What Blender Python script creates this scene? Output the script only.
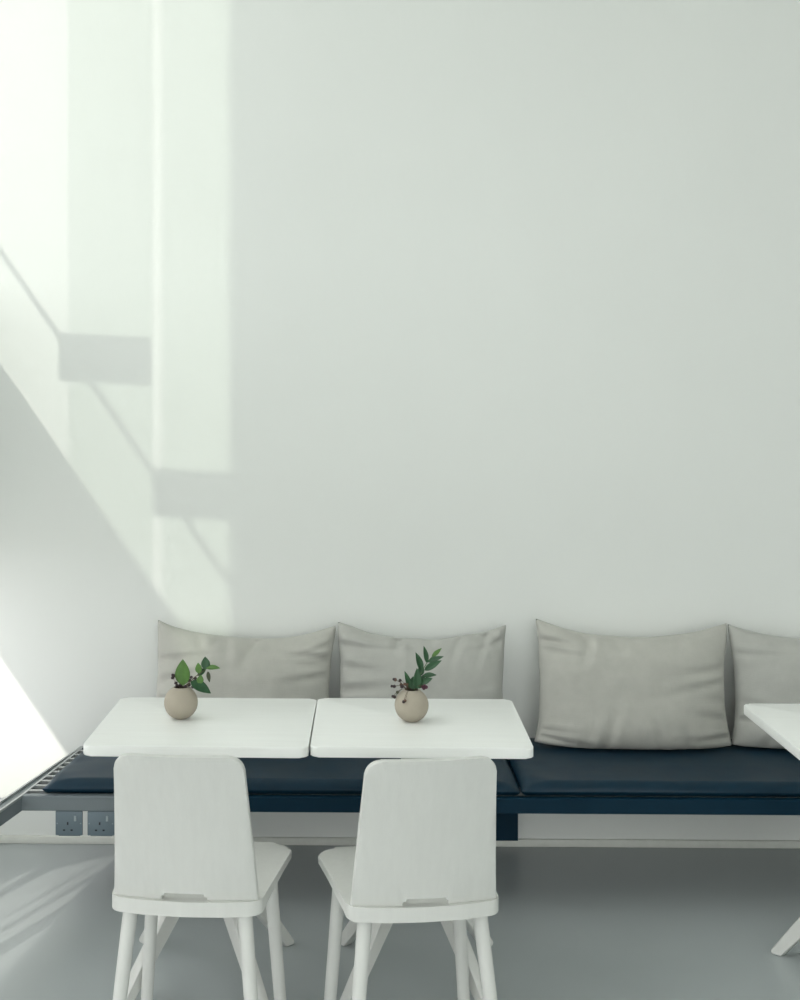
import bpy, bmesh, math, random
from mathutils import Vector, Matrix, noise

for o in list(bpy.data.objects):
    bpy.data.objects.remove(o, do_unlink=True)
scene = bpy.context.scene
C = scene.collection

# ------------------------------------------------------------------ camera
CAM_H, FPX, YAW = 1.70, 1337.0, math.radians(1.1)
cam_data = bpy.data.cameras.new('camera')
cam_data.sensor_width = 36.0
cam_data.lens = FPX / 1000.0 * 36.0
cam_data.shift_x = 0.071
cam_data.shift_y = -0.108
cam_data.clip_start = 0.05
cam = bpy.data.objects.new('camera', cam_data)
cam.location = (0, 0, CAM_H)
cam.rotation_euler = (math.radians(90), 0, YAW)
C.objects.link(cam)
scene.camera = cam

# ------------------------------------------------------------------ world, sun, exposure
world = bpy.data.worlds.new('hazy_sky')
scene.world = world
world.use_nodes = True
wn = world.node_tree
wn.nodes['Background'].inputs['Color'].default_value = (0.97, 0.965, 0.975, 1)
wn.nodes['Background'].inputs['Strength'].default_value = 6.0

SUN_DIR = Vector((0.42, 1.0, -0.39)).normalized()
sun_data = bpy.data.lights.new('sun', 'SUN')
sun_data.energy = 4.1
sun_data.color = (1.0, 0.97, 0.88)
sun_data.angle = math.radians(0.6)
sun = bpy.data.objects.new('sun', sun_data)
sun.rotation_euler = SUN_DIR.to_track_quat('-Z', 'Y').to_euler()
sun.location = (-6, -8, 9)
C.objects.link(sun)

vs = scene.view_settings
vs.view_transform = 'Standard'
vs.look = 'None'
vs.gamma = 1.0
vs.use_curve_mapping = False
vs.exposure = -0.84

# ------------------------------------------------------------------ materials
MATS = {}


def mat(name, color, rough=0.5, spec=0.5, var=0.0, var_scale=(3, 3, 3), bump=0.0,
        bump_scale=(200, 200, 200), metallic=0.0, coat=0.0, dark=None, detail=4.0, sheen=0.0,
        rough_var=0.0):
    m = bpy.data.materials.new(name)
    m.use_nodes = True
    nt = m.node_tree
    b = nt.nodes['Principled BSDF']
    b.inputs['Base Color'].default_value = (*color, 1)
    b.inputs['Roughness'].default_value = rough
    b.inputs['Specular IOR Level'].default_value = spec
    b.inputs['Metallic'].default_value = metallic
    b.inputs['Coat Weight'].default_value = coat
    b.inputs['Sheen Weight'].default_value = sheen
    tc = nt.nodes.new('ShaderNodeTexCoord')
    if var > 0:
        mp = nt.nodes.new('ShaderNodeMapping')
        mp.inputs['Scale'].default_value = var_scale
        mp.inputs['Location'].default_value = (3.7, 1.3, 0.43)
        nz = nt.nodes.new('ShaderNodeTexNoise')
        nz.inputs['Scale'].default_value = 1.0
        nz.inputs['Detail'].default_value = detail
        nz.inputs['Roughness'].default_value = 0.6
        rp = nt.nodes.new('ShaderNodeValToRGB')
        d = dark if dark else tuple(c * (1 - var) for c in color)
        rp.color_ramp.elements[0].position = 0.2
        rp.color_ramp.elements[0].color = (*d, 1)
        rp.color_ramp.elements[1].position = 0.8
        rp.color_ramp.elements[1].color = (*color, 1)
        nt.links.new(tc.outputs['Object'], mp.inputs['Vector'])
        nt.links.new(mp.outputs['Vector'], nz.inputs['Vector'])
        nt.links.new(nz.outputs['Fac'], rp.inputs['Fac'])
        nt.links.new(rp.outputs['Color'], b.inputs['Base Color'])
        if rough_var > 0:
            mr = nt.nodes.new('ShaderNodeMapRange')
            mr.inputs['From Min'].default_value = 0.1
            mr.inputs['From Max'].default_value = 0.9
            mr.inputs['To Min'].default_value = rough - rough_var
            mr.inputs['To Max'].default_value = rough + rough_var
            nt.links.new(nz.outputs['Fac'], mr.inputs['Value'])
            nt.links.new(mr.outputs['Result'], b.inputs['Roughness'])
    if bump > 0:
        mp2 = nt.nodes.new('ShaderNodeMapping')
        mp2.inputs['Scale'].default_value = bump_scale
        n2 = nt.nodes.new('ShaderNodeTexNoise')
        n2.inputs['Scale'].default_value = 1.0
        n2.inputs['Detail'].default_value = 3.0
        bp = nt.nodes.new('ShaderNodeBump')
        bp.inputs['Strength'].default_value = bump
        bp.inputs['Distance'].default_value = 0.002
        nt.links.new(tc.outputs['Object'], mp2.inputs['Vector'])
        nt.links.new(mp2.outputs['Vector'], n2.inputs['Vector'])
        nt.links.new(n2.outputs['Fac'], bp.inputs['Height'])
        nt.links.new(bp.outputs['Normal'], b.inputs['Normal'])
    MATS[name] = m
    return m


def linen(name, color):
    """woven cloth: two crossed thread waves broken up by noise"""
    m = mat(name, color, rough=0.9, spec=0.15, var=0.12, var_scale=(18, 18, 18), sheen=0.15)
    nt = m.node_tree
    b = nt.nodes['Principled BSDF']
    tc = nt.nodes.new('ShaderNodeTexCoord')
    hs = []
    for sc in ((420, 60, 30), (30, 60, 420)):
        mp = nt.nodes.new('ShaderNodeMapping')
        mp.inputs['Scale'].default_value = sc
        nz = nt.nodes.new('ShaderNodeTexNoise')
        nz.inputs['Scale'].default_value = 1.0
        nz.inputs['Detail'].default_value = 2.0
        nt.links.new(tc.outputs['Object'], mp.inputs['Vector'])
        nt.links.new(mp.outputs['Vector'], nz.inputs['Vector'])
        hs.append(nz)
    ad = nt.nodes.new('ShaderNodeMath')
    ad.operation = 'ADD'
    nt.links.new(hs[0].outputs['Fac'], ad.inputs[0])
    nt.links.new(hs[1].outputs['Fac'], ad.inputs[1])
    bp = nt.nodes.new('ShaderNodeBump')
    bp.inputs['Strength'].default_value = 0.35
    bp.inputs['Distance'].default_value = 0.0015
    nt.links.new(ad.outputs[0], bp.inputs['Height'])
    nt.links.new(bp.outputs['Normal'], b.inputs['Normal'])
    return m


def glass(name, tint, gloss=0.06):
    m = bpy.data.materials.new(name)
    m.use_nodes = True
    nt = m.node_tree
    nt.nodes.remove(nt.nodes['Principled BSDF'])
    out = nt.nodes['Material Output']
    tr = nt.nodes.new('ShaderNodeBsdfTransparent')
    tr.inputs['Color'].default_value = (*tint, 1)
    gl = nt.nodes.new('ShaderNodeBsdfGlossy')
    gl.inputs['Roughness'].default_value = 0.02
    lw = nt.nodes.new('ShaderNodeLayerWeight')       # Schlick reflectance, same on both faces of a pane
    lw.inputs['Blend'].default_value = 0.5
    pw = nt.nodes.new('ShaderNodeMath')
    pw.operation = 'POWER'
    pw.inputs[1].default_value = 5.0
    ma = nt.nodes.new('ShaderNodeMath')
    ma.operation = 'MULTIPLY_ADD'
    ma.inputs[1].default_value = 0.96
    ma.inputs[2].default_value = 0.04
    mx = nt.nodes.new('ShaderNodeMixShader')
    nt.links.new(lw.outputs['Facing'], pw.inputs[0])
    nt.links.new(pw.outputs[0], ma.inputs[0])
    nt.links.new(ma.outputs[0], mx.inputs['Fac'])
    nt.links.new(tr.outputs[0], mx.inputs[1])
    nt.links.new(gl.outputs[0], mx.inputs[2])
    nt.links.new(mx.outputs[0], out.inputs['Surface'])
    MATS[name] = m
    return m


M_WALL = mat('wall_paint', (0.80, 0.815, 0.79), rough=0.75, spec=0.25, var=0.035, var_scale=(1.3, 1.3, 0.9),
             bump=0.35, bump_scale=(22, 22, 9))
M_CEIL = mat('ceiling_paint', (0.82, 0.83, 0.81), rough=0.8, spec=0.2, var=0.02)
M_FLOOR = mat('floor_epoxy', (0.43, 0.465, 0.47), rough=0.33, spec=0.5, var=0.10, var_scale=(2.2, 2.2, 2.2),
              bump=0.08, bump_scale=(90, 90, 90), detail=6, rough_var=0.06)
M_BASE = mat('baseboard_paint', (0.74, 0.75, 0.70), rough=0.55, spec=0.4, var=0.10, var_scale=(30, 30, 30))
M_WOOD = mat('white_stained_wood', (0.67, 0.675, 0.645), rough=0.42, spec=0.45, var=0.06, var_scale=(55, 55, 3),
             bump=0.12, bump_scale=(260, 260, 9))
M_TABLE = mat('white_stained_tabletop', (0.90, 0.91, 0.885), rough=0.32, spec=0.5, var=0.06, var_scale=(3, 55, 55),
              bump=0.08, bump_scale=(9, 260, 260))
M_LEATHER = mat('navy_leather', (0.002, 0.026, 0.050), rough=0.40, spec=0.30, var=0.3, var_scale=(9, 9, 9),
                bump=0.25, bump_scale=(330, 330, 330), rough_var=0.05)
M_NAVY = mat('navy_steel_paint', (0.002, 0.026, 0.050), rough=0.5, spec=0.15, var=0.15, var_scale=(12, 12, 12))
M_STEEL = mat('slate_and_sunlit_steel', (0.17, 0.20, 0.215), rough=0.38, spec=0.5, var=0.12, var_scale=(10, 10, 10))
M_SLAT = mat('brushed_steel', (0.50, 0.52, 0.52), rough=0.35, metallic=0.6, var=0.1, var_scale=(3, 90, 90))
M_LINEN = linen('grey_linen', (0.49, 0.485, 0.445))
M_LINEN2 = linen('grey_linen_cool', (0.465, 0.465, 0.435))
M_VASE = mat('taupe_ceramic', (0.43, 0.385, 0.315), rough=0.75, spec=0.25, var=0.08, var_scale=(25, 25, 25),
             bump=0.1, bump_scale=(300, 300, 300))
M_VASE_IN = mat('dark_ceramic', (0.16, 0.14, 0.115), rough=0.8, var=0.1, var_scale=(25, 25, 25))
M_LEAF = mat('bright_green_leaf', (0.085, 0.20, 0.035), rough=0.45, spec=0.4, var=0.35, var_scale=(60, 60, 60))
M_LEAF2 = mat('deep_green_leaf', (0.028, 0.095, 0.038), rough=0.42, spec=0.4, var=0.35, var_scale=(60, 60, 60))
M_LEAF3 = mat('dry_dark_leaf', (0.10, 0.115, 0.07), rough=0.6, spec=0.3, var=0.3, var_scale=(60, 60, 60))
M_STEM = mat('brown_stem', (0.10, 0.075, 0.045), rough=0.7, var=0.3, var_scale=(80, 80, 80))
M_GSTEM = mat('green_stem', (0.08, 0.16, 0.05), rough=0.6, var=0.3, var_scale=(80, 80, 80))
M_BERRY = mat('dark_berry', (0.045, 0.028, 0.032), rough=0.5, var=0.3, var_scale=(90, 90, 90))
M_BERRY2 = mat('brown_berry', (0.16, 0.085, 0.06), rough=0.6, var=0.5, var_scale=(90, 90, 90))
M_BERRY3 = mat('purple_berry', (0.10, 0.022, 0.05), rough=0.5, var=0.3, var_scale=(90, 90, 90))
M_SOCKET = mat('slate_socket_plate', (0.13, 0.175, 0.205), rough=0.4, spec=0.5, var=0.08, var_scale=(40, 40, 40))
M_SWITCH = mat('pale_switch', (0.32, 0.37, 0.39), rough=0.4, var=0.05, var_scale=(40, 40, 40))
M_HOLE = mat('socket_hole', (0.006, 0.008, 0.010), rough=0.8, var=0.1, var_scale=(40, 40, 40))
M_FRAME = mat('grey_window_frame', (0.36, 0.37, 0.37), rough=0.4, metallic=0.4, var=0.06, var_scale=(10, 10, 10))
M_CONC = mat('outdoor_concrete', (0.42, 0.42, 0.40), rough=0.85, var=0.15, var_scale=(0.6, 0.6, 0.6))
M_PANE = glass('clear_pane', (0.93, 0.95, 0.935))
M_FIN = glass('green_tinted_fin_glass', (0.78, 0.82, 0.78))


# ------------------------------------------------------------------ mesh helpers
def add_box(bm, x0, x1, y0, y1, z0, z1):
    v = [bm.verts.new(p) for p in ((x0, y0, z0), (x1, y0, z0), (x1, y1, z0), (x0, y1, z0),
                                   (x0, y0, z1), (x1, y0, z1), (x1, y1, z1), (x0, y1, z1))]
    for f in ((0, 3, 2, 1), (4, 5, 6, 7), (0, 1, 5, 4), (1, 2, 6, 5), (2, 3, 7, 6), (3, 0, 4, 7)):
        bm.faces.new([v[i] for i in f])


def bev(bm, w, seg=3, edges=None):
    bmesh.ops.bevel(bm, geom=edges if edges is not None else bm.edges[:], offset=w, segments=seg,
                    profile=0.5, affect='EDGES')


def new_obj(name, bm, m, parent=None, loc=None, smooth=False):
    bmesh.ops.recalc_face_normals(bm, faces=bm.faces[:])
    me = bpy.data.meshes.new(name)
    if smooth:
        for f in bm.faces:
            f.smooth = True
        if smooth == 'angle':
            for e in bm.edges:
                if len(e.link_faces) == 2 and e.calc_face_angle(0) > math.radians(38):
                    e.smooth = False
    bm.to_mesh(me)
    bm.free()
    me.materials.append(m)
    o = bpy.data.objects.new(name, me)
    C.objects.link(o)
    if loc is not None:
        o.location = loc
    if parent is not None:
        o.parent = parent
    return o


def box_obj(name, dims, m, parent=None, bevel=0.0, loc=None):
    bm = bmesh.new()
    add_box(bm, *dims)
    if bevel > 0:
        bev(bm, bevel, 2)
    return new_obj(name, bm, m, parent, loc, 'angle' if bevel > 0 else False)


def tag(o, label, cat, group=None):
    o['label'] = label
    o['category'] = cat
    if group:
        o['group'] = group
    return o


def thing(name, label, cat, loc=(0, 0, 0), rotz=0.0, group=None):
    o = bpy.data.objects.new(name, None)
    o.empty_display_size = 0.1
    C.objects.link(o)
    o.location = loc
    o.rotation_euler = (0, 0, rotz)
    return tag(o, label, cat, group)


def struct(o):
    o['kind'] = 'structure'
    return o


def tube(bm, pts, radii, seg=10, cap=True):
    """a swept round tube through pts"""
    pts = [Vector(p) for p in pts]
    rings = []
    for i, p in enumerate(pts):
        t = (pts[min(i + 1, len(pts) - 1)] - pts[max(i - 1, 0)]).normalized()
        a = t.orthogonal().normalized() if i == 0 else (ref - t * ref.dot(t)).normalized()
        ref = a
        b = t.cross(a)
        r = radii[i] if isinstance(radii, (list, tuple)) else radii
        rings.append([bm.verts.new(p + (a * math.cos(2 * math.pi * k / seg) + b * math.sin(2 * math.pi * k / seg)) * r)
                      for k in range(seg)])
    for r0, r1 in zip(rings, rings[1:]):
        for k in range(seg):
            bm.faces.new((r0[k], r0[(k + 1) % seg], r1[(k + 1) % seg], r1[k]))
    if cap:
        bm.faces.new(rings[0][::-1])
        bm.faces.new(rings[-1])


def lathe(bm, prof, seg=40):
    rings = []
    for r, z in prof:
        if r < 1e-6:
            rings.append([bm.verts.new((0, 0, z))])
        else:
            rings.append([bm.verts.new((r * math.cos(2 * math.pi * k / seg), r * math.sin(2 * math.pi * k / seg), z))
                          for k in range(seg)])
    for r0, r1 in zip(rings, rings[1:]):
        for k in range(seg):
            k2 = (k + 1) % seg
            if len(r0) == 1 and len(r1) > 1:
                bm.faces.new((r0[0], r1[k], r1[k2]))
            elif len(r1) == 1 and len(r0) > 1:
                bm.faces.new((r0[k], r0[k2], r1[0]))
            elif len(r0) > 1:
                bm.faces.new((r0[k], r0[k2], r1[k2], r1[k]))


def round_poly(pts, rads, seg=6):
    """2-D polygon with rounded corners"""
    out = []
    n = len(pts)
    for i in range(n):
        p0, p, p1 = Vector(pts[i - 1]), Vector(pts[i]), Vector(pts[(i + 1) % n])
        r = rads[i]
        if r <= 0:
            out.append(p)
            continue
        a = (p0 - p).normalized()
        b = (p1 - p).normalized()
        ang = a.angle(b)
        d = r / math.tan(ang / 2)
        d = min(d, (p0 - p).length * 0.49, (p1 - p).length * 0.49)
        rr = d * math.tan(ang / 2)
        ctr = p + (a + b).normalized() * (rr / math.sin(ang / 2))
        v0, v1 = p + a * d - ctr, p + b * d - ctr
        tot = v0.angle(v1)
        for k in range(seg + 1):                 # true circular arc
            t = k / seg
            w0, w1 = math.sin((1 - t) * tot) / math.sin(tot), math.sin(t * tot) / math.sin(tot)
            out.append(ctr + v0 * w0 + v1 * w1)
    return out


def extrude_poly(bm, pts2, h0, h1, axis='z', bevel=0.0, seg=3):
    """closed 2-D outline extruded between h0 and h1"""
    def P(q, h):
        return (q[0], q[1], h) if axis == 'z' else (q[0], h, q[1])
    lo = [bm.verts.new(P(q, h0)) for q in pts2]
    hi = [bm.verts.new(P(q, h1)) for q in pts2]
    n = len(pts2)
    bm.faces.new(lo[::-1])
    bm.faces.new(hi)
    for i in range(n):
        bm.faces.new((lo[i], lo[(i + 1) % n], hi[(i + 1) % n], hi[i]))
    if bevel > 0:
        bm.edges.ensure_lookup_table()
        S = set(lo) | set(hi)
        es = [e for e in bm.edges if (e.verts[0] in lo and e.verts[1] in lo) or (e.verts[0] in hi and e.verts[1] in hi)]
        bev(bm, bevel, seg, es)


def slice_mesh(bm, axis, values):
    for v in values:
        co = [0, 0, 0]
        no = [0, 0, 0]
        co[axis] = v
        no[axis] = 1
        bmesh.ops.bisect_plane(bm, geom=bm.verts[:] + bm.edges[:] + bm.faces[:], plane_co=co, plane_no=no)


# ================================================================== ROOM SHELL
YW = 5.02            # back wall plane
ZC = 5.25            # ceiling
XR = 4.2             # right wall
YF = -2.3            # wall behind the viewer
FA, FG = -1.535, 0.15   # facade: x at the back wall, lean of its line


def fac(d, off=0.0):
    """plan point on the slanted facade, d metres (along y) from the back wall, off metres into the room"""
    n = Vector((1, -FG)).normalized()
    return Vector((FA - FG * d, YW - d)) + n * off


def fac_box(bm, d0, d1, z0, z1, o0, o1):
    q = [fac(d0, o0), fac(d0, o1), fac(d1, o1), fac(d1, o0)]
    lo = [bm.verts.new((p.x, p.y, z0)) for p in q]
    hi = [bm.verts.new((p.x, p.y, z1)) for p in q]
    bm.faces.new(lo)
    bm.faces.new(hi[::-1])
    for i in range(4):
        bm.faces.new((lo[i], lo[(i + 1) % 4], hi[(i + 1) % 4], hi[i]))


def fac_obj(name, specs, m, parent=None):
    bm = bmesh.new()
    for s in specs:
        fac_box(bm, *s)
    return new_obj(name, bm, m, parent)


plan = [(fac(-0.2, -0.12).x, YW + 0.2), (fac(7.52, -0.12).x, YF - 0.2), (XR + 0.2, YF - 0.2), (XR + 0.2, YW + 0.2)]
for nm, z0, z1, mm in (('floor', -0.15, 0.0, M_FLOOR), ('ceiling', ZC, ZC + 0.2, M_CEIL)):
    bm = bmesh.new()
    extrude_poly(bm, plan, z0, z1)
    struct(new_obj(nm, bm, mm))
struct(box_obj('wall_back', (-2.0, XR + 0.2, YW, YW + 0.2, 0, ZC), M_WALL))
struct(box_obj('wall_right', (XR, XR + 0.2, YF, YW, 0, ZC), M_WALL))
GX0, GX1, GZ1 = -2.1, 3.7, 4.6       # shop window behind the viewer
bm = bmesh.new()
add_box(bm, fac(7.3, -0.1).x, GX0, YF - 0.2, YF, 0, ZC)
add_box(bm, GX1, XR + 0.2, YF - 0.2, YF, 0, ZC)
add_box(bm, GX0, GX1, YF - 0.2, YF, GZ1, ZC)
struct(new_obj('wall_front', bm, M_WALL))
bm = bmesh.new()
nb_ = 4
for i in range(nb_ + 1):
    xm = GX0 + (GX1 - GX0) * i / nb_
    add_box(bm, xm - 0.03, xm + 0.03, YF - 0.13, YF - 0.05, 0.0, GZ1)
w4 = struct(new_obj('window_4', bm, M_FRAME))
for i in range(nb_):
    xa, xb = GX0 + (GX1 - GX0) * i / nb_ + 0.03, GX0 + (GX1 - GX0) * (i + 1) / nb_ - 0.03
    box_obj('pane', (xa, xb, YF - 0.096, YF - 0.084, 0.0, GZ1), M_PANE, w4)
struct(box_obj('baseboard_back', (FA + 0.02, XR - 0.001, YW - 0.013, YW + 0.002, 0.0005, 0.028), M_BASE, bevel=0.002))

# facade: lower glazing, solid band, tall upper glazing, pillar, glazing further along
BAND0, BAND1 = 1.13, 2.09
PIL0, PIL1 = 4.33, 5.6
struct(fac_obj('wall_left', [
    (-0.05, PIL0, BAND0, BAND1, -0.10, 0.0),      # band between the two rows of glass
    (1.85, 2.03, 0.65, BAND0, -0.02, 0.0),         # panel over a small gap
    (2.03, 2.13, 0.0, BAND0, -0.02, 0.0),          # post
    (PIL0, PIL1, 0.0, ZC, -0.10, 0.0),             # pillar
    (-0.05, 7.30, 5.17, ZC, -0.10, 0.0),          # head
], M_WALL))

# unseen sloping panels, shaped to cut off sunlight under the bench and on the floor
for prof in ([(-0.05, 0.0), (1.85, 0.0), (1.85, 0.90), (0.70, 0.44), (-0.05, 0.44)],
             [(2.13, 0.72), (2.66, 1.0), (2.66, BAND0), (2.13, BAND0)]):
    bm = bmesh.new()
    rings = []
    for o_ in (-0.02, 0.0):
        rings.append([bm.verts.new((fac(d, o_).x, fac(d, o_).y, z)) for d, z in prof])
    bm.faces.new(rings[0])
    bm.faces.new(rings[1][::-1])
    n_ = len(prof)
    for i in range(n_):
        bm.faces.new((rings[0][i], rings[0][(i + 1) % n_], rings[1][(i + 1) % n_], rings[1][i]))
    struct(new_obj('wall_left_sun_blocker', bm, M_WALL))

w1 = struct(fac_obj('window_1', [
    (-0.05, PIL0, BAND1, BAND1 + 0.012, -0.08, -0.005),
    (-0.05, PIL0, 5.15, 5.17, -0.08, -0.005),
], M_FRAME))
FINS = (1.69, 3.0)
edges = (0.0,) + FINS + (PIL0,)
for a, b in zip(edges, edges[1:]):
    fac_obj('pane', [(a + 0.004, b - 0.004, BAND1 + 0.012, 2.57, -0.045, -0.033)], M_PANE, w1)
    fac_obj('pane', [(a + 0.004, b - 0.004, 2.584, 5.15, -0.045, -0.033)], M_PANE, w1)
fac_obj('transom', [(0.0, PIL0, 2.571, 2.583, -0.049, -0.031)], M_FRAME, w1)
for d in FINS:
    fn = fac_obj('glass_fin', [(d - 0.009, d + 0.009, BAND0 + 0.02, 5.15, 0.002, 0.30)], M_FIN, w1)
    fac_obj('splice_plate', [(d - 0.018, d - 0.010, 2.405, 2.575, -0.03, 0.295),
                             (d + 0.010, d + 0.018, 2.405, 2.575, -0.03, 0.295)], M_FRAME, fn)

w2 = struct(fac_obj('window_2', [
    (2.622, 2.632, 0.0, BAND0, -0.012, -0.004),
    (2.837, 2.872, 0.0, BAND0, -0.014, 0.0),
], M_FRAME))
# the lower row is folding doors and hatches standing open: posts and mullions only, no panes

w3 = struct(fac_obj('window_3', [(PIL1, 7.30, 2.50, 2.53, -0.08, -0.005)], M_FRAME))
dd = [PIL1 + i * (7.30 - PIL1) / 2 for i in range(3)]
for a, b in zip(dd, dd[1:]):
    for z0, z1 in ((0.0, 2.50), (2.53, 5.17)):
        fac_obj('pane', [(a + 0.01, b - 0.01, z0, z1, -0.045, -0.033)], M_PANE, w3)

# daylight sampling helpers on the glazed openings (portals emit nothing of their own)
for nm, d0, d1, z0, z1 in (('a', 0, PIL0, BAND1, 5.17), ('b', 0, PIL0, 0.0, BAND0),
                           ('c', PIL1, 7.25, 0.0, 5.17)):
    pl = bpy.data.lights.new('window_portal', 'AREA')
    pl.shape = 'RECTANGLE'
    p0, p1 = fac(d0, -0.12), fac(d1, -0.12)
    pl.size = (p1 - p0).length
    pl.size_y = z1 - z0
    pl.cycles.is_portal = True
    po = bpy.data.objects.new('window_portal', pl)
    c = (p0 + p1) / 2
    n = Vector((1, -FG, 0)).normalized()
    X = Vector((p1.x - p0.x, p1.y - p0.y, 0)).normalized()
    Zl = -n
    Yl = Zl.cross(X)
    po.matrix_world = Matrix(((X.x, Yl.x, Zl.x, c.x), (X.y, Yl.y, Zl.y, c.y), (X.z, Yl.z, Zl.z, (z0 + z1) / 2), (0, 0, 0, 1)))
    C.objects.link(po)

pl = bpy.data.lights.new('window_portal', 'AREA')
pl.shape = 'RECTANGLE'
pl.size, pl.size_y = GX1 - GX0, GZ1
pl.cycles.is_portal = True
po = bpy.data.objects.new('window_portal', pl)
po.location = ((GX0 + GX1) / 2, YF - 0.15, GZ1 / 2)
po.rotation_euler = (math.radians(90), 0, 0)
C.objects.link(po)

# outside
struct(box_obj('ground', (-60, 60, -60, 60, -0.40, -0.16), M_CONC))
nb = struct(box_obj('outside_sun_blocker', (-12.75, -5.2, -31, -25, -0.16, 15.0), M_CONC))  # unseen block, added to keep direct sun out of the rear windows


# ================================================================== BENCH
BZ0, BZ1 = 0.316, 0.365      # frame
BYF = 4.398                  # front of frame
bench = thing('slatted_bench', 'long low steel bench with slatted end fixed along the white wall', 'bench', (0.56, 4.72, 0))
BL = Vector((-0.56, -4.72, 0))


def bpart(name, bm, m, smooth=False):
    return new_obj(name, bm, m, bench, BL, smooth)


bm = bmesh.new()
add_box(bm, -0.62, 3.6, BYF, BYF + 0.03, BZ0, BZ1)
bev(bm, 0.002, 1)
bpart('front_rail', bm, M_NAVY)
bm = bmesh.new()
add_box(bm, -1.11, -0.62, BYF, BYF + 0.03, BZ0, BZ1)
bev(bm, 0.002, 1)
bpart('front_rail_sunlit_end', bm, M_STEEL)  # end of the navy rail; paler colour stands in for sunlight and haze
bm = bmesh.new()
add_box(bm, -1.03, 3.6, YW - 0.035, YW - 0.001, BZ0, BZ1)
bpart('back_rail', bm, M_NAVY)
# angled side arm running from the wall past the front of the bench
ARM = [(-1.036, 5.0), (-1.305, 3.55)]


def arm_x(y):
    t = (y - ARM[0][1]) / (ARM[1][1] - ARM[0][1])
    return ARM[0][0] + t * (ARM[1][0] - ARM[0][0])




def arm_w(y):                                  # the rail narrows towards the wall
    return 0.048 - 0.032 * max(0.0, min(1.0, (y - 4.40) / 0.615))


def arm_strip(bm, f0, f1, z0, z1):
    pts = [(arm_x(y) + f0(y), y) for y in (5.015, 4.40, 3.55)] + [(arm_x(y) + f1(y), y) for y in (3.55, 4.40, 5.015)]
    extrude_poly(bm, pts, z0, z1)


bm = bmesh.new()
arm_strip(bm, lambda y: 0.0, arm_w, BZ0, BZ1 - 0.006)
bpart('side_rail', bm, M_STEEL)
for f0, f1 in ((lambda y: 0.0, lambda y: 0.008), (lambda y: arm_w(y) - 0.008, arm_w)):
    bm = bmesh.new()
    arm_strip(bm, f0, f1, BZ1 - 0.006, BZ1 + 0.001)
    bpart('rail_lip', bm, M_SLAT)
bm = bmesh.new()
add_box(bm, arm_x(3.6) + 0.004, arm_x(3.6) + 0.048, 3.58, 3.63, 0.0, BZ0)
bpart('leg', bm, M_STEEL)
for xb in (-0.62, 0.565, 2.15, 3.4):
    bm = bmesh.new()
    add_box(bm, xb - 0.043, xb + 0.043, YW - 0.030, YW - 0.0005, 0.029, BZ0 + 0.02)
    add_box(bm, xb - 0.043, xb + 0.043, BYF + 0.03, YW - 0.030, BZ0 - 0.001, BZ0 + 0.018)
    bpart('wall_bracket', bm, M_NAVY)
ys = BYF + 0.058
while ys < YW - 0.06:
    bm = bmesh.new()
    add_box(bm, arm_x(ys) + arm_w(ys) - 0.006, 3.58, ys, ys + 0.018, BZ1 - 0.030, BZ1)
    bpart('slat', bm, M_SLAT)
    ys += 0.0555
bm = bmesh.new()
extrude_poly(bm, [(arm_x(4.43) + 0.03, 4.43), (-0.55, 4.43), (-0.55, 5.0), (arm_x(5.0) + 0.012, 5.0)], BZ0 + 0.001, BZ0 + 0.004)
bpart('slat_gap_shade', bm, M_NAVY)  # thin dark sheet added so the gaps between slats look shaded


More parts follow.
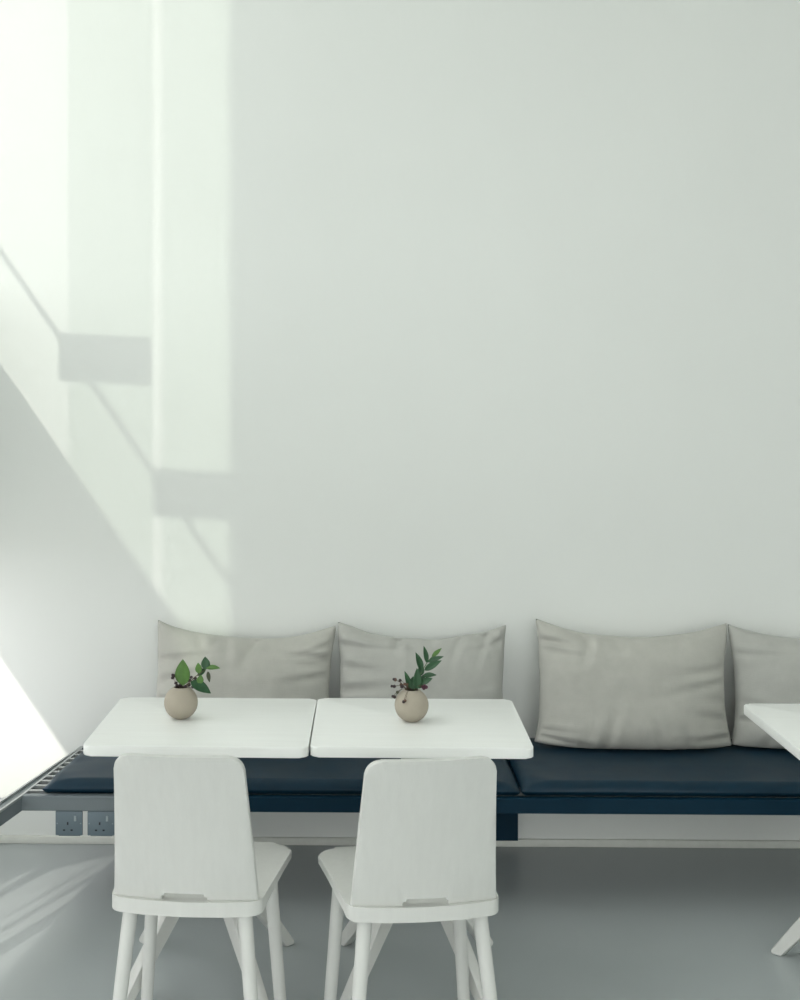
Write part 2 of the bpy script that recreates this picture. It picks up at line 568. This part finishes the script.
# seat pads
def seat_pad(x0, x1, y0, y1, label, seed, skew=0.0):
    bm = bmesh.new()
    nx, ny = int((x1 - x0) / 0.02), 30
    L, W, T = x1 - x0, y1 - y0, 0.045
    base = BZ1 + 0.0015

    def prof(s, r):                      # 0..1 roundness towards an edge at distance s
        return 1.0 if s >= r else math.sqrt(max(0.0, 1 - (1 - s / r) ** 2))
    top = []
    for i in range(nx + 1):
        row = []
        for j in range(ny + 1):
            u, v = i / nx, j / ny
            # denser rows near the rims
            u2 = 0.5 - 0.5 * math.cos(math.pi * u) if L < 0.7 else u
            v2 = v
            x, y = x0 + L * u2, y0 + W * v2
            sx, sy = min(x - x0, x1 - x), min(y - y0, y1 - y)
            h = min(prof(sx, 0.028), prof(sy, 0.026))
            z = base + T * (0.42 + 0.58 * h)
            crown = min(1, sx / 0.25) * min(1, sy / 0.2)
            z += 0.004 * crown
            # creases running in from the ends
            e = math.exp(-sx / 0.07)
            z += e * 0.006 * noise.noise(Vector((x * 8 + seed, y * 14, seed)))
            z += 0.0018 * noise.noise(Vector((x * 3.1 + seed, y * 5, 2.0)))
            # pinched front corner
            dc = math.hypot(sx, (y - y0))
            z -= 0.022 * math.exp(-(dc / 0.055) ** 2)
            z = max(z, base + T * 0.37)
            row.append(bm.verts.new((x, y, z)))
        top.append(row)
    for i in range(nx):
        for j in range(ny):
            bm.faces.new((top[i][j], top[i + 1][j], top[i + 1][j + 1], top[i][j + 1]))
    # skirt down, slightly tucked in
    rim = [top[i][0] for i in range(nx + 1)] + [top[nx][j] for j in range(1, ny + 1)] + \
          [top[i][ny] for i in range(nx - 1, -1, -1)] + [top[0][j] for j in range(ny - 1, 0, -1)]
    cx, cy = (x0 + x1) / 2, (y0 + y1) / 2
    prev = rim
    for zf, tuck in ((0.34, 0.000), (0.20, 0.003), (0.08, 0.008), (0.0, 0.012)):
        cur = []
        for v in rim:
            dx = tuck * (1 if v.co.x < x0 + 1e-4 else (-1 if v.co.x > x1 - 1e-4 else 0))
            dy = tuck * (1 if v.co.y < y0 + 1e-4 else (-1 if v.co.y > y1 - 1e-4 else 0))
            cur.append(bm.verts.new((v.co.x + dx, v.co.y + dy, base + T * zf)))
        n = len(rim)
        for k in range(n):
            bm.faces.new((prev[k], prev[(k + 1) % n], cur[(k + 1) % n], cur[k]))
        prev = cur
    bm.faces.new(prev[::-1])
    for v in bm.verts:                        # the end beside the slats is cut at a slight angle
        v.co.x += skew * (v.co.y - y0) / W * max(0.0, 1 - (v.co.x - x0) / 0.5)
    o = new_obj('seat_pad', bm, M_LEATHER, None, None, True)
    return tag(o, label, 'seat pad', 'leather pads on the bench')


PY0, PY1 = 4.418, 5.015
seat_pad(-1.036, 0.547, PY0, PY1, 'navy leather seat pad running from the slatted bench end behind two joined tables', 1.3, 0.074)
seat_pad(0.551, 2.15, PY0, PY1, 'navy leather seat pad in front of the pillow that no table hides', 7.9)
PADZ = BZ1 + 0.0015 + 0.045


# power sockets hung under the bench rail
def socket(x, label):
    t = thing('power_socket', label, 'socket', (x, BYF + 0.004, BZ0 - 0.0895), 0, 'sockets under the bench rail')
    bm = bmesh.new()
    add_box(bm, -0.036, 0.036, 0.006, 0.042, 0.004, 0.0890)
    new_obj('back_box', bm, M_STEEL, t)
    bm = bmesh.new()
    add_box(bm, -0.045, 0.045, -0.002, 0.006, 0.008, 0.0885)
    bev(bm, 0.003, 2)
    plate = new_obj('face_plate', bm, M_SOCKET, t, None, 'angle')
    bm = bmesh.new()
    add_box(bm, 0.017, 0.025, -0.006, 0.0, 0.056, 0.074)
    bev(bm, 0.001, 1)
    new_obj('switch', bm, M_SWITCH, plate)
    for px, pz, w, h in ((-0.004, 0.048, 0.005, 0.009), (-0.016, 0.026, 0.007, 0.005), (0.009, 0.026, 0.007, 0.005)):
        bm = bmesh.new()
        add_box(bm, px - w / 2, px + w / 2, -0.0026, -0.001, pz - h / 2, pz + h / 2)
        new_obj('pin_hole', bm, M_HOLE, plate)
    for sx in (-0.039, 0.039):
        bm = bmesh.new()
        tube(bm, [(sx, -0.0028, 0.048), (sx, 0.0, 0.048)], 0.002, 8)
        new_obj('screw', bm, M_SWITCH, plate)
    return t


socket(-0.944, 'slate grey power socket under the rail nearer the slatted bench end')
socket(-0.838, 'slate grey power socket under the rail, the one farther from the slatted end')


# ================================================================== PILLOWS
def pillow(xc, w, h, T, label, seed, m, lean=11.0, ybase=4.845, top_dip=0.062, sag=0.0, roll=0.0, yaw=0.0, fluff=1.0):
    """upright rectangular cushion: pointed corners, drawn-in sides, creases from the seams"""
    bm = bmesh.new()
    nu, nv = 56, 44
    rnd = random.Random(seed)
    creases = []
    for k in range(20):
        side = rnd.choice(('t', 't', 'l', 'r', 'l', 'r', 'b'))
        creases.append((side, rnd.uniform(-0.85, 0.85), rnd.uniform(-0.35, 0.35), rnd.uniform(0.25, 0.6), rnd.uniform(0.008, 0.018)))

    def pt(u, v, s):
        # u, v in -1..1
        x = u * w / 2
        z = v * h / 2
        x *= 1 - 0.060 * (1 - abs(v) ** 2.2) * abs(u)          # sides drawn in
        if v > 0:
            z -= top_dip * (1 - abs(u) ** 2.4) * v ** 2         # top edge dips
        else:
            z -= (sag - 0.012 * (1 - abs(u) ** 2)) * v * v * 0 - 0.010 * (1 - abs(u) ** 4) * v * v
        x *= 1 + 0.035 * max(0.0, -v - 0.35) ** 1.5
        if v < 0:
            z += 0.034 * abs(u) ** 3 * v * v                   # lower corners lift off the pad
        rc = (abs(u) * abs(v)) ** 9
        x *= 1 - 0.022 * rc
        z *= 1 - 0.030 * rc
        prof = (max(0, 1 - abs(u) ** 2.6) * max(0, 1 - abs(v) ** (2.4 if v > 0 else 3.6))) ** 0.55
        low = 1 + 0.22 * (-v) * (1 if v < 0 else 0.6)            # filling settles downwards
        y = T / 2 * prof * low
        d = 0.0
        for side, c, sl, ln, am in creases:
            if side == 't':
                q, r = 1 - v, u - c - sl * (1 - v)
            elif side == 'b':
                q, r = 1 + v, u - c - sl * (1 + v)
            elif side == 'l':
                q, r = 1 + u, v - c - sl * (1 + u)
            else:
                q, r = 1 - u, v - c - sl * (1 - u)
            d -= am * math.exp(-(r / 0.05) ** 2) * math.exp(-(q / ln) ** 2) * min(1, q / 0.05)
            d += am * 0.6 * math.exp(-((r - 0.09) / 0.06) ** 2) * math.exp(-(q / ln) ** 2) * min(1, q / 0.05)
        rim = min(1, min(1 - abs(u), 1 - abs(v)) / 0.08)
        d += 0.010 * fluff * noise.noise(Vector((u * 1.6 + seed, v * 1.3, s + seed * 0.37))) * rim
        d += 0.004 * fluff * noise.noise(Vector((u * 4.5 + seed, v * 3.6, s * 2 + seed))) * rim
        # wandering outline
        x += 0.004 * noise.noise(Vector((v * 3 + seed, 3.3, seed * 0.5))) * abs(u)
        z += 0.005 * noise.noise(Vector((u * 3 + seed, 9.1, seed * 0.5))) * abs(v)
        return (x, -s * (y + d * rim), z)
    for s in (1, -1):
        g = []
        for i in range(nu + 1):
            row = []
            for j in range(nv + 1):
                u = -math.cos(math.pi * i / nu) * 0.35 + (2 * i / nu - 1) * 0.65
                v = -math.cos(math.pi * j / nv) * 0.35 + (2 * j / nv - 1) * 0.65
                row.append(bm.verts.new(pt(u, v, s)))
            g.append(row)
        for i in range(nu):
            for j in range(nv):
                bm.faces.new((g[i][j], g[i + 1][j], g[i + 1][j + 1], g[i][j + 1]))
    bmesh.ops.remove_doubles(bm, verts=bm.verts[:], dist=0.0004)
    # sit it: origin at the middle of its bottom edge, lean back, then rest the underside flat on the pad
    R = Matrix.Rotation(math.radians(-lean), 4, 'X') @ Matrix.Rotation(math.radians(roll), 4, 'Y')
    for v in bm.verts:
        p = v.co.copy()
        p.z += h / 2
        v.co = R @ p
    for v in bm.verts:                       # the filling settles: underside pressed flat on the pad
        k = v.co.z - 0.030
        v.co.z = 0.012 * math.log(1 + math.exp(min(k / 0.012, 60))) if k < 0.3 else k
    zlow = min(v.co.z for v in bm.verts)
    for v in bm.verts:
        v.co.z -= zlow
    o = new_obj('throw_pillow', bm, m, None, (xc, ybase, PADZ + 0.0045), True)
    o.rotation_euler = (0, 0, math.radians(yaw))
    return tag(o, label, 'pillow', 'linen pillows on the bench')


pillow(-0.417, 0.672, 0.478, 0.185, 'grey linen pillow catching the sun patch, behind the broad-leaved sprig', 3, M_LINEN, roll=2.0)
pillow(0.241, 0.632, 0.478, 0.190, 'grey linen pillow behind the vase with slender pointed leaves', 12, M_LINEN2, roll=0.8)
pillow(1.006, 0.712, 0.488, 0.215, 'plump grey linen pillow seen whole, no table in front of it', 27, M_LINEN, lean=10, roll=1.0)
pillow(1.690, 0.66, 0.478, 0.2, 'grey linen pillow partly hidden by the table that has no vase', 41, M_LINEN2, roll=0.4)


# ================================================================== TABLES
TZ = 0.74


def table(xc, yc, label, w=0.613, d=0.580, rot=0.0):
    t = thing('cafe_table', label, 'table', (xc, yc, 0), math.radians(rot), 'white cafe tables')
    bm = bmesh.new()
    r = 0.022
    o = round_poly([(-w / 2, -d / 2), (w / 2, -d / 2), (w / 2, d / 2), (-w / 2, d / 2)], [r] * 4, 7)
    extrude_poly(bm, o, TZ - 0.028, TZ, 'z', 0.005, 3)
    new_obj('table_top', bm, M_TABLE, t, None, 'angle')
    bm = bmesh.new()
    add_box(bm, -0.085, 0.085, -0.19, 0.19, TZ - 0.050, TZ - 0.0275)
    bev(bm, 0.003, 2)
    new_obj('top_plate', bm, M_WOOD, t, None, 'angle')
    bm = bmesh.new()
    add_box(bm, -0.048, 0.048, -0.048, 0.048, 0.31, TZ - 0.0495)
    bev(bm, 0.006, 2)
    new_obj('column', bm, M_WOOD, t, None, 'angle')
    # four splayed plank legs in an X plan
    for sx in (-1, 1):
        for sy in (-1, 1):
            bm = bmesh.new()
            # profile in the (radial, z) plane, thickness across
            prof = [(0.02, 0.40), (0.02, 0.315), (0.292, 0.0), (0.322, 0.0), (0.326, 0.010), (0.04, 0.40)]
            extrude_poly(bm, prof, -0.017, 0.017, 'y')
            bev(bm, 0.003, 1)
            ang = math.atan2(sy * 0.235, sx * (0.235 if sy > 0 else 0.175 if sx > 0 else 0.215))
            bmesh.ops.rotate(bm, verts=bm.verts[:], cent=(0, 0, 0), matrix=Matrix.Rotation(ang, 3, 'Z'))
            new_obj('leg', bm, M_WOOD, t, None, 'angle')
    return t


TY = 3.899
table(-0.429, TY, 'white wooden cafe table holding the vase with broad bright leaves', w=0.614, rot=-0.8)
table(0.184, TY + 0.002, 'white wooden cafe table holding the vase with slender pointed leaves', w=0.604, rot=-0.5)
table(1.500, TY - 0.045, 'white wooden cafe table with bare top, standing apart from the joined pair')


# ================================================================== CHAIRS
def chair(x, y, rot, label):
    """origin on the floor below the middle of the rear seat edge; faces local +y"""
    t = thing('dining_chair', label, 'chair', (x, y, 0), math.radians(rot), 'white wooden chairs at the tables')
    SZ = 0.452
    # seat
    bm = bmesh.new()
    pts = [(-0.188, 0.0), (-0.10, -0.018), (0.0, -0.024), (0.10, -0.018), (0.188, 0.0), (0.222, 0.43), (-0.222, 0.43)]
    o = round_poly(pts, [0.040, 0.2, 0.3, 0.2, 0.040, 0.055, 0.055], 8)
    extrude_poly(bm, o, SZ - 0.036, SZ, 'z', 0.0135, 4)
    slice_mesh(bm, 0, [-0.15 + 0.05 * i for i in range(7)])
    slice_mesh(bm, 1, [0.03 + 0.05 * i for i in range(8)])
    for v in bm.verts:
        if v.co.z > SZ - 0.004:
            k = max(0, 1 - (v.co.x / 0.19) ** 2) * max(0, 1 - ((v.co.y - 0.22) / 0.2) ** 2)
            v.co.z -= 0.006 * k
        elif v.co.z < SZ - 0.02:
            v.co.z += 0.015 * max(0, min(1, v.co.y / 0.25))
    new_obj('seat', bm, M_WOOD, t, None, 'angle')
    # backrest with a hand slot cut into its foot
    bm = bmesh.new()
    H = 0.377
    wb, wt = 0.181, 0.157
    sw, sh = 0.056, 0.019
    pts = [(-wb, 0), (-sw, 0), (-sw, sh), (sw, sh), (sw, 0), (wb, 0), (wt, H), (-wt, H)]
    o = round_poly(pts, [0, 0, 0.007, 0.007, 0, 0, 0.038, 0.038], 8)
    extrude_poly(bm, o, -0.012, 0.012, 'y', 0.0045, 3)
    slice_mesh(bm, 0, [-0.15 + 0.025 * i for i in range(13)])
    slice_mesh(bm, 2, [0.08 + 0.06 * i for i in range(5)])
    for v in bm.verts:
        bulge = 0.020 * max(0, 1 - (v.co.x / 0.18) ** 2)
        lean = 0.20 * v.co.z + 0.12 * v.co.z ** 2
        v.co.y += 0.022 - bulge - lean
        v.co.z += SZ - 0.0015
    new_obj('backrest', bm, M_WOOD, t, None, 'angle')
    # legs
    for sx, tx, ty, bx_, by_ in ((-1, 0.142, 0.034, 0.184, -0.020), (1, 0.142, 0.034, 0.184, -0.020),
                                 (-1, 0.158, 0.355, 0.188, 0.385), (1, 0.158, 0.355, 0.188, 0.385)):
        bm = bmesh.new()
        top = Vector((sx * tx, ty, SZ - 0.022))
        bot = Vector((sx * bx_, by_, 0.0))
        n = 6
        tube(bm, [top.lerp(bot, k / n) for k in range(n + 1)], [0.0188 - 0.0022 * k / n for k in range(n + 1)], 18)
        for v in bm.verts:
            if v.co.z < 0.012:
                v.co.z = max(0.0, v.co.z) if v.co.z > 0 else 0.0
        new_obj('leg', bm, M_WOOD, t, None, 'angle')
    return t


chair(-0.418, 3.285, -4.5, 'white wooden chair set square to the table with the broad-leaved sprig')
chair(0.172, 3.265, 8.5, 'white wooden chair turned askew at the table with the pointed-leaf sprig')


# ================================================================== VASES AND SPRIGS
def vase(x, y, label):
    R = 0.0495
    prof = [(0.0, 0.0), (0.018, 0.0), (0.022, 0.0022)]
    zc = 0.0465
    a0, a1 = math.asin((0.0022 - zc) / R), math.acos(0.0225 / R)
    for k in range(1, 25):
        a = a0 + (a1 - a0) * k / 24
        prof.append((R * math.cos(a), zc + R * math.sin(a)))
    ztop = prof[-1][1]
    prof += [(0.0215, ztop + 0.0012), (0.0200, ztop + 0.0004)]
    bm = bmesh.new()
    lathe(bm, prof, 48)
    t = thing('round_vase', label, 'vase', (x, y, TZ + 0.0005), 0, 'round taupe vases')
    new_obj('body', bm, M_VASE, t, None, True)
    bm = bmesh.new()
    inner = [(0.0200, ztop + 0.0004), (0.0205, ztop - 0.004)]
    for k in range(1, 10):
        a = a1 - (a1 - a0) * k / 9 * 0.95
        inner.append((0.90 * R * math.cos(a), zc + 0.90 * R * math.sin(a)))
    inner.append((0.0, inner[-1][1]))
    lathe(bm, inner, 32)
    new_obj('hollow', bm, M_VASE_IN, t, None, True)
    return zc, ztop


def leaf(base, tip, wid, m, parent, face=(0, -1, 0.25), curl=0.12, fold=0.18, thick=0.0006):
    base, tip = Vector(base), Vector(tip)
    ax = tip - base
    L = ax.length
    ax.normalize()
    fv = Vector(face)
    side = ax.cross(fv).normalized()
    nrm = side.cross(ax).normalized()
    bm = bmesh.new()
    n, k2 = 10, 4
    sheets = []
    for s in (1, -1):
        g = []
        for i in range(n + 1):
            t = i / n
            hw = wid / 2 * (math.sin(math.pi * t ** 0.8)) ** 0.85 if 0 < t < 1 else 0.0004
            row = []
            for j in range(-k2, k2 + 1):
                q = j / k2
                p = base + ax * (L * t) + side * (hw * q) + nrm * (
                    curl * L * (-(t - 0.4) ** 2 + 0.16) + fold * hw * abs(q) + s * thick * 0.5)
                row.append(bm.verts.new(p))
            g.append(row)
        for i in range(n):
            for j in range(2 * k2):
                bm.faces.new((g[i][j], g[i + 1][j], g[i + 1][j + 1], g[i][j + 1]))
        sheets.append(g)
    a, b = sheets
    for i in range(n):
        for j in (0, 2 * k2):
            bm.faces.new((a[i][j], a[i + 1][j], b[i + 1][j], b[i][j]))
    return new_obj('leaf', bm, m, parent, None, True)


def berry(p, r, m, parent):
    bm = bmesh.new()
    bmesh.ops.create_icosphere(bm, subdivisions=2, radius=r)
    for v in bm.verts:
        v.co *= 1 + 0.18 * noise.noise(v.co * 300 + Vector(p) * 50)
        v.co += Vector(p)
    return new_obj('berry', bm, m, parent, None, True)


# --- vase with the broad-leaved sprig. K: metres per unit of the close-up sketch grid
K = 0.0003270
V1 = (-0.511, 3.925)
zc, zt = vase(*V1, 'round taupe vase holding broad bright green leaves and dark berries')


def s1(u, v, y=0.0):
    return ((u - 275) * K, y, zc - (v - 565) * K)


sp = thing('leafy_sprig', 'broad-leaved bright green sprig standing in a round taupe vase', 'sprig', (V1[0], V1[1], TZ + 0.0005))
bm = bmesh.new()
tube(bm, [(0.004, 0.002, 0.012), s1(300, 440), s1(350, 385, -0.004), s1(400, 335, -0.006), s1(480, 280, -0.004), s1(515, 255, 0.0)],
     [0.0016, 0.0016, 0.0015, 0.0013, 0.001, 0.0007], 8)
new_obj('stem', bm, M_STEM, sp, None, True)
leaf(s1(298, 410, -0.006), s1(289, 180, 0.004), 0.046, M_LEAF, sp, (-0.15, -1, 0.35), 0.10)
leaf(s1(365, 372, -0.008), s1(552, 467, -0.020), 0.034, M_LEAF2, sp, (0.1, -0.8, 0.7), 0.16)
leaf(s1(445, 305, -0.004), s1(428, 210, 0.002), 0.022, M_LEAF, sp, (-0.3, -1, 0.1), 0.08)
leaf(s1(425, 325, -0.002), s1(500, 262, 0.014), 0.016, M_LEAF2, sp, (0.0, -1, 0.4), 0.08)
leaf(s1(500, 268, -0.004), s1(492, 155, 0.004), 0.027, M_LEAF2, sp, (0.2, -1, 0.2), 0.10)
leaf(s1(500, 252, -0.002), s1(632, 244, -0.016), 0.019, M_LEAF, sp, (0.0, -0.7, 0.9), 0.18)
leaf(s1(445, 392, -0.010), s1(458, 315, -0.004), 0.021, M_LEAF, sp, (0.0, -1, 0.2), 0.1)
leaf(s1(518, 285, -0.002), s1(533, 380, -0.008), 0.014, M_LEAF3, sp, (0.7, -0.8, 0.2), -0.25)
bs = thing('berry_sprig', 'dark dried berry sprig beside broad bright green leaves', 'sprig', (V1[0], V1[1], TZ + 0.0005))
bl = [(205, 312), (200, 342), (218, 330), (372, 332), (405, 345), (350, 372), (232, 384), (240, 412), (268, 412), (318, 414), (382, 424), (345, 410)]
for i, (u, v) in enumerate(bl):
    p = s1(u, v, -0.012 + 0.008 * (i % 3))
    berry(p, 0.0046 + 0.0012 * ((i * 7) % 3) / 2, M_BERRY, bs)
bm = bmesh.new()
for i, (u, v) in enumerate(bl):
    y = -0.012 + 0.008 * (i % 3)
    tube(bm, [(0.0, 0.0, 0.025), s1(275 + (u - 275) * 0.25, 440, y * 0.3), s1(u, v, y)], [0.0007, 0.0007, 0.0005], 6)
new_obj('stem', bm, M_STEM, bs, None, True)

# --- vase with slender pointed leaves
V2 = (0.166, 3.905)
vase(*V2, 'round taupe vase holding slender pointed leaves and brown berries')


def s2(u, v, y=0.0):
    return ((u - 365) * K, y, zc - (v - 600) * K)


sp = thing('pointed_leaf_sprig', 'slender pointed green sprig rising from a round taupe vase', 'sprig', (V2[0], V2[1], TZ + 0.0005))
bm = bmesh.new()
tube(bm, [(0.0, 0.0, 0.012), s2(395, 460), s2(430, 350, 0.0), s2(480, 260, 0.0), s2(515, 205, 0.002), s2(555, 165, 0.004)],
     [0.0017, 0.0017, 0.0015, 0.0013, 0.001, 0.0007], 8)
new_obj('stem', bm, M_GSTEM, sp, None, True)
for b, t_, w, mm, fc in (
        ((350, 450, -0.004), (303, 292, -0.012), 0.017, M_LEAF2, (0.5, -1, 0.1)),
        ((375, 455, -0.006), (378, 345, 0.0), 0.026, M_LEAF2, (0, -1, 0.3)),
        ((415, 452, -0.010), (412, 268, -0.008), 0.026, M_LEAF2, (0.2, -1, 0.2)),
        ((430, 450, -0.006), (475, 330, 0.004), 0.022, M_LEAF2, (0, -1, 0.3)),
        ((458, 300, 0.0), (402, 128, -0.006), 0.021, M_LEAF2, (0.5, -1, 0.1)),
        ((445, 340, 0.0), (450, 235, 0.0), 0.020, M_LEAF2, (0.1, -1, 0.1)),
        ((502, 225, 0.0), (474, 72, -0.004), 0.016, M_LEAF2, (0.5, -1, 0.0)),
        ((545, 178, 0.004), (634, 98, 0.010), 0.013, M_LEAF, (0.0, -1, 0.6)),
        ((508, 218, 0.0), (648, 160, -0.010), 0.016, M_LEAF2, (0.1, -0.8, 0.7)),
        ((480, 290, 0.0), (628, 192, -0.016), 0.020, M_LEAF2, (0.1, -0.9, 0.5)),
        ((465, 340, 0.0), (582, 320, -0.018), 0.017, M_LEAF2, (0.0, -0.8, 0.7)),
        ((435, 410, -0.002), (548, 353, -0.014), 0.020, M_LEAF2, (0.1, -0.9, 0.5))):
    leaf(s2(*b), s2(*t_), w, mm, sp, fc, 0.10, 0.3)
bs = thing('dried_berry_sprig', 'brown dried berry sprig drooping over a vase rim by pointed leaves', 'sprig', (V2[0], V2[1], TZ + 0.0005))
b2 = [(205, 362, M_BERRY), (218, 370, M_BERRY2), (262, 380, M_BERRY), (188, 424, M_BERRY), (210, 430, M_BERRY), (272, 418, M_BERRY2),
      (300, 405, M_BERRY2), (320, 410, M_BERRY2), (238, 486, M_LEAF3), (195, 514, M_BERRY), (212, 524, M_BERRY), (288, 540, M_BERRY),
      (302, 530, M_BERRY2), (278, 432, M_BERRY), (330, 440, M_BERRY2), (478, 418, M_BERRY3), (494, 436, M_BERRY3), (474, 452, M_BERRY3), (462, 430, M_BERRY3)]
bm = bmesh.new()
for i, (u, v, mm) in enumerate(b2):
    du, dv = (u - 365), (v - 600)
    r2 = (du * du + dv * dv) * K * K
    y = -0.014 + 0.006 * (i % 3)
    if r2 < 0.052 ** 2:                       # hangs in front of the vase wall
        y = -math.sqrt(max(0, 0.0555 ** 2 - r2))
    p = s2(u, v, y)
    berry(p, 0.0042 + 0.0012 * ((i * 5) % 3) / 2, mm, bs)
    rim = s2(365 + max(-60, min(60, du * 0.35)), 448, max(-0.02, y * 0.5))
    mid = Vector(rim).lerp(Vector(p), 0.45) + Vector((0, -0.002, 0.006))
    tube(bm, [(0, 0, 0.03), rim, mid, p], [0.0007, 0.0007, 0.0006, 0.0005], 6)
new_obj('stem', bm, M_STEM, bs, None, True)
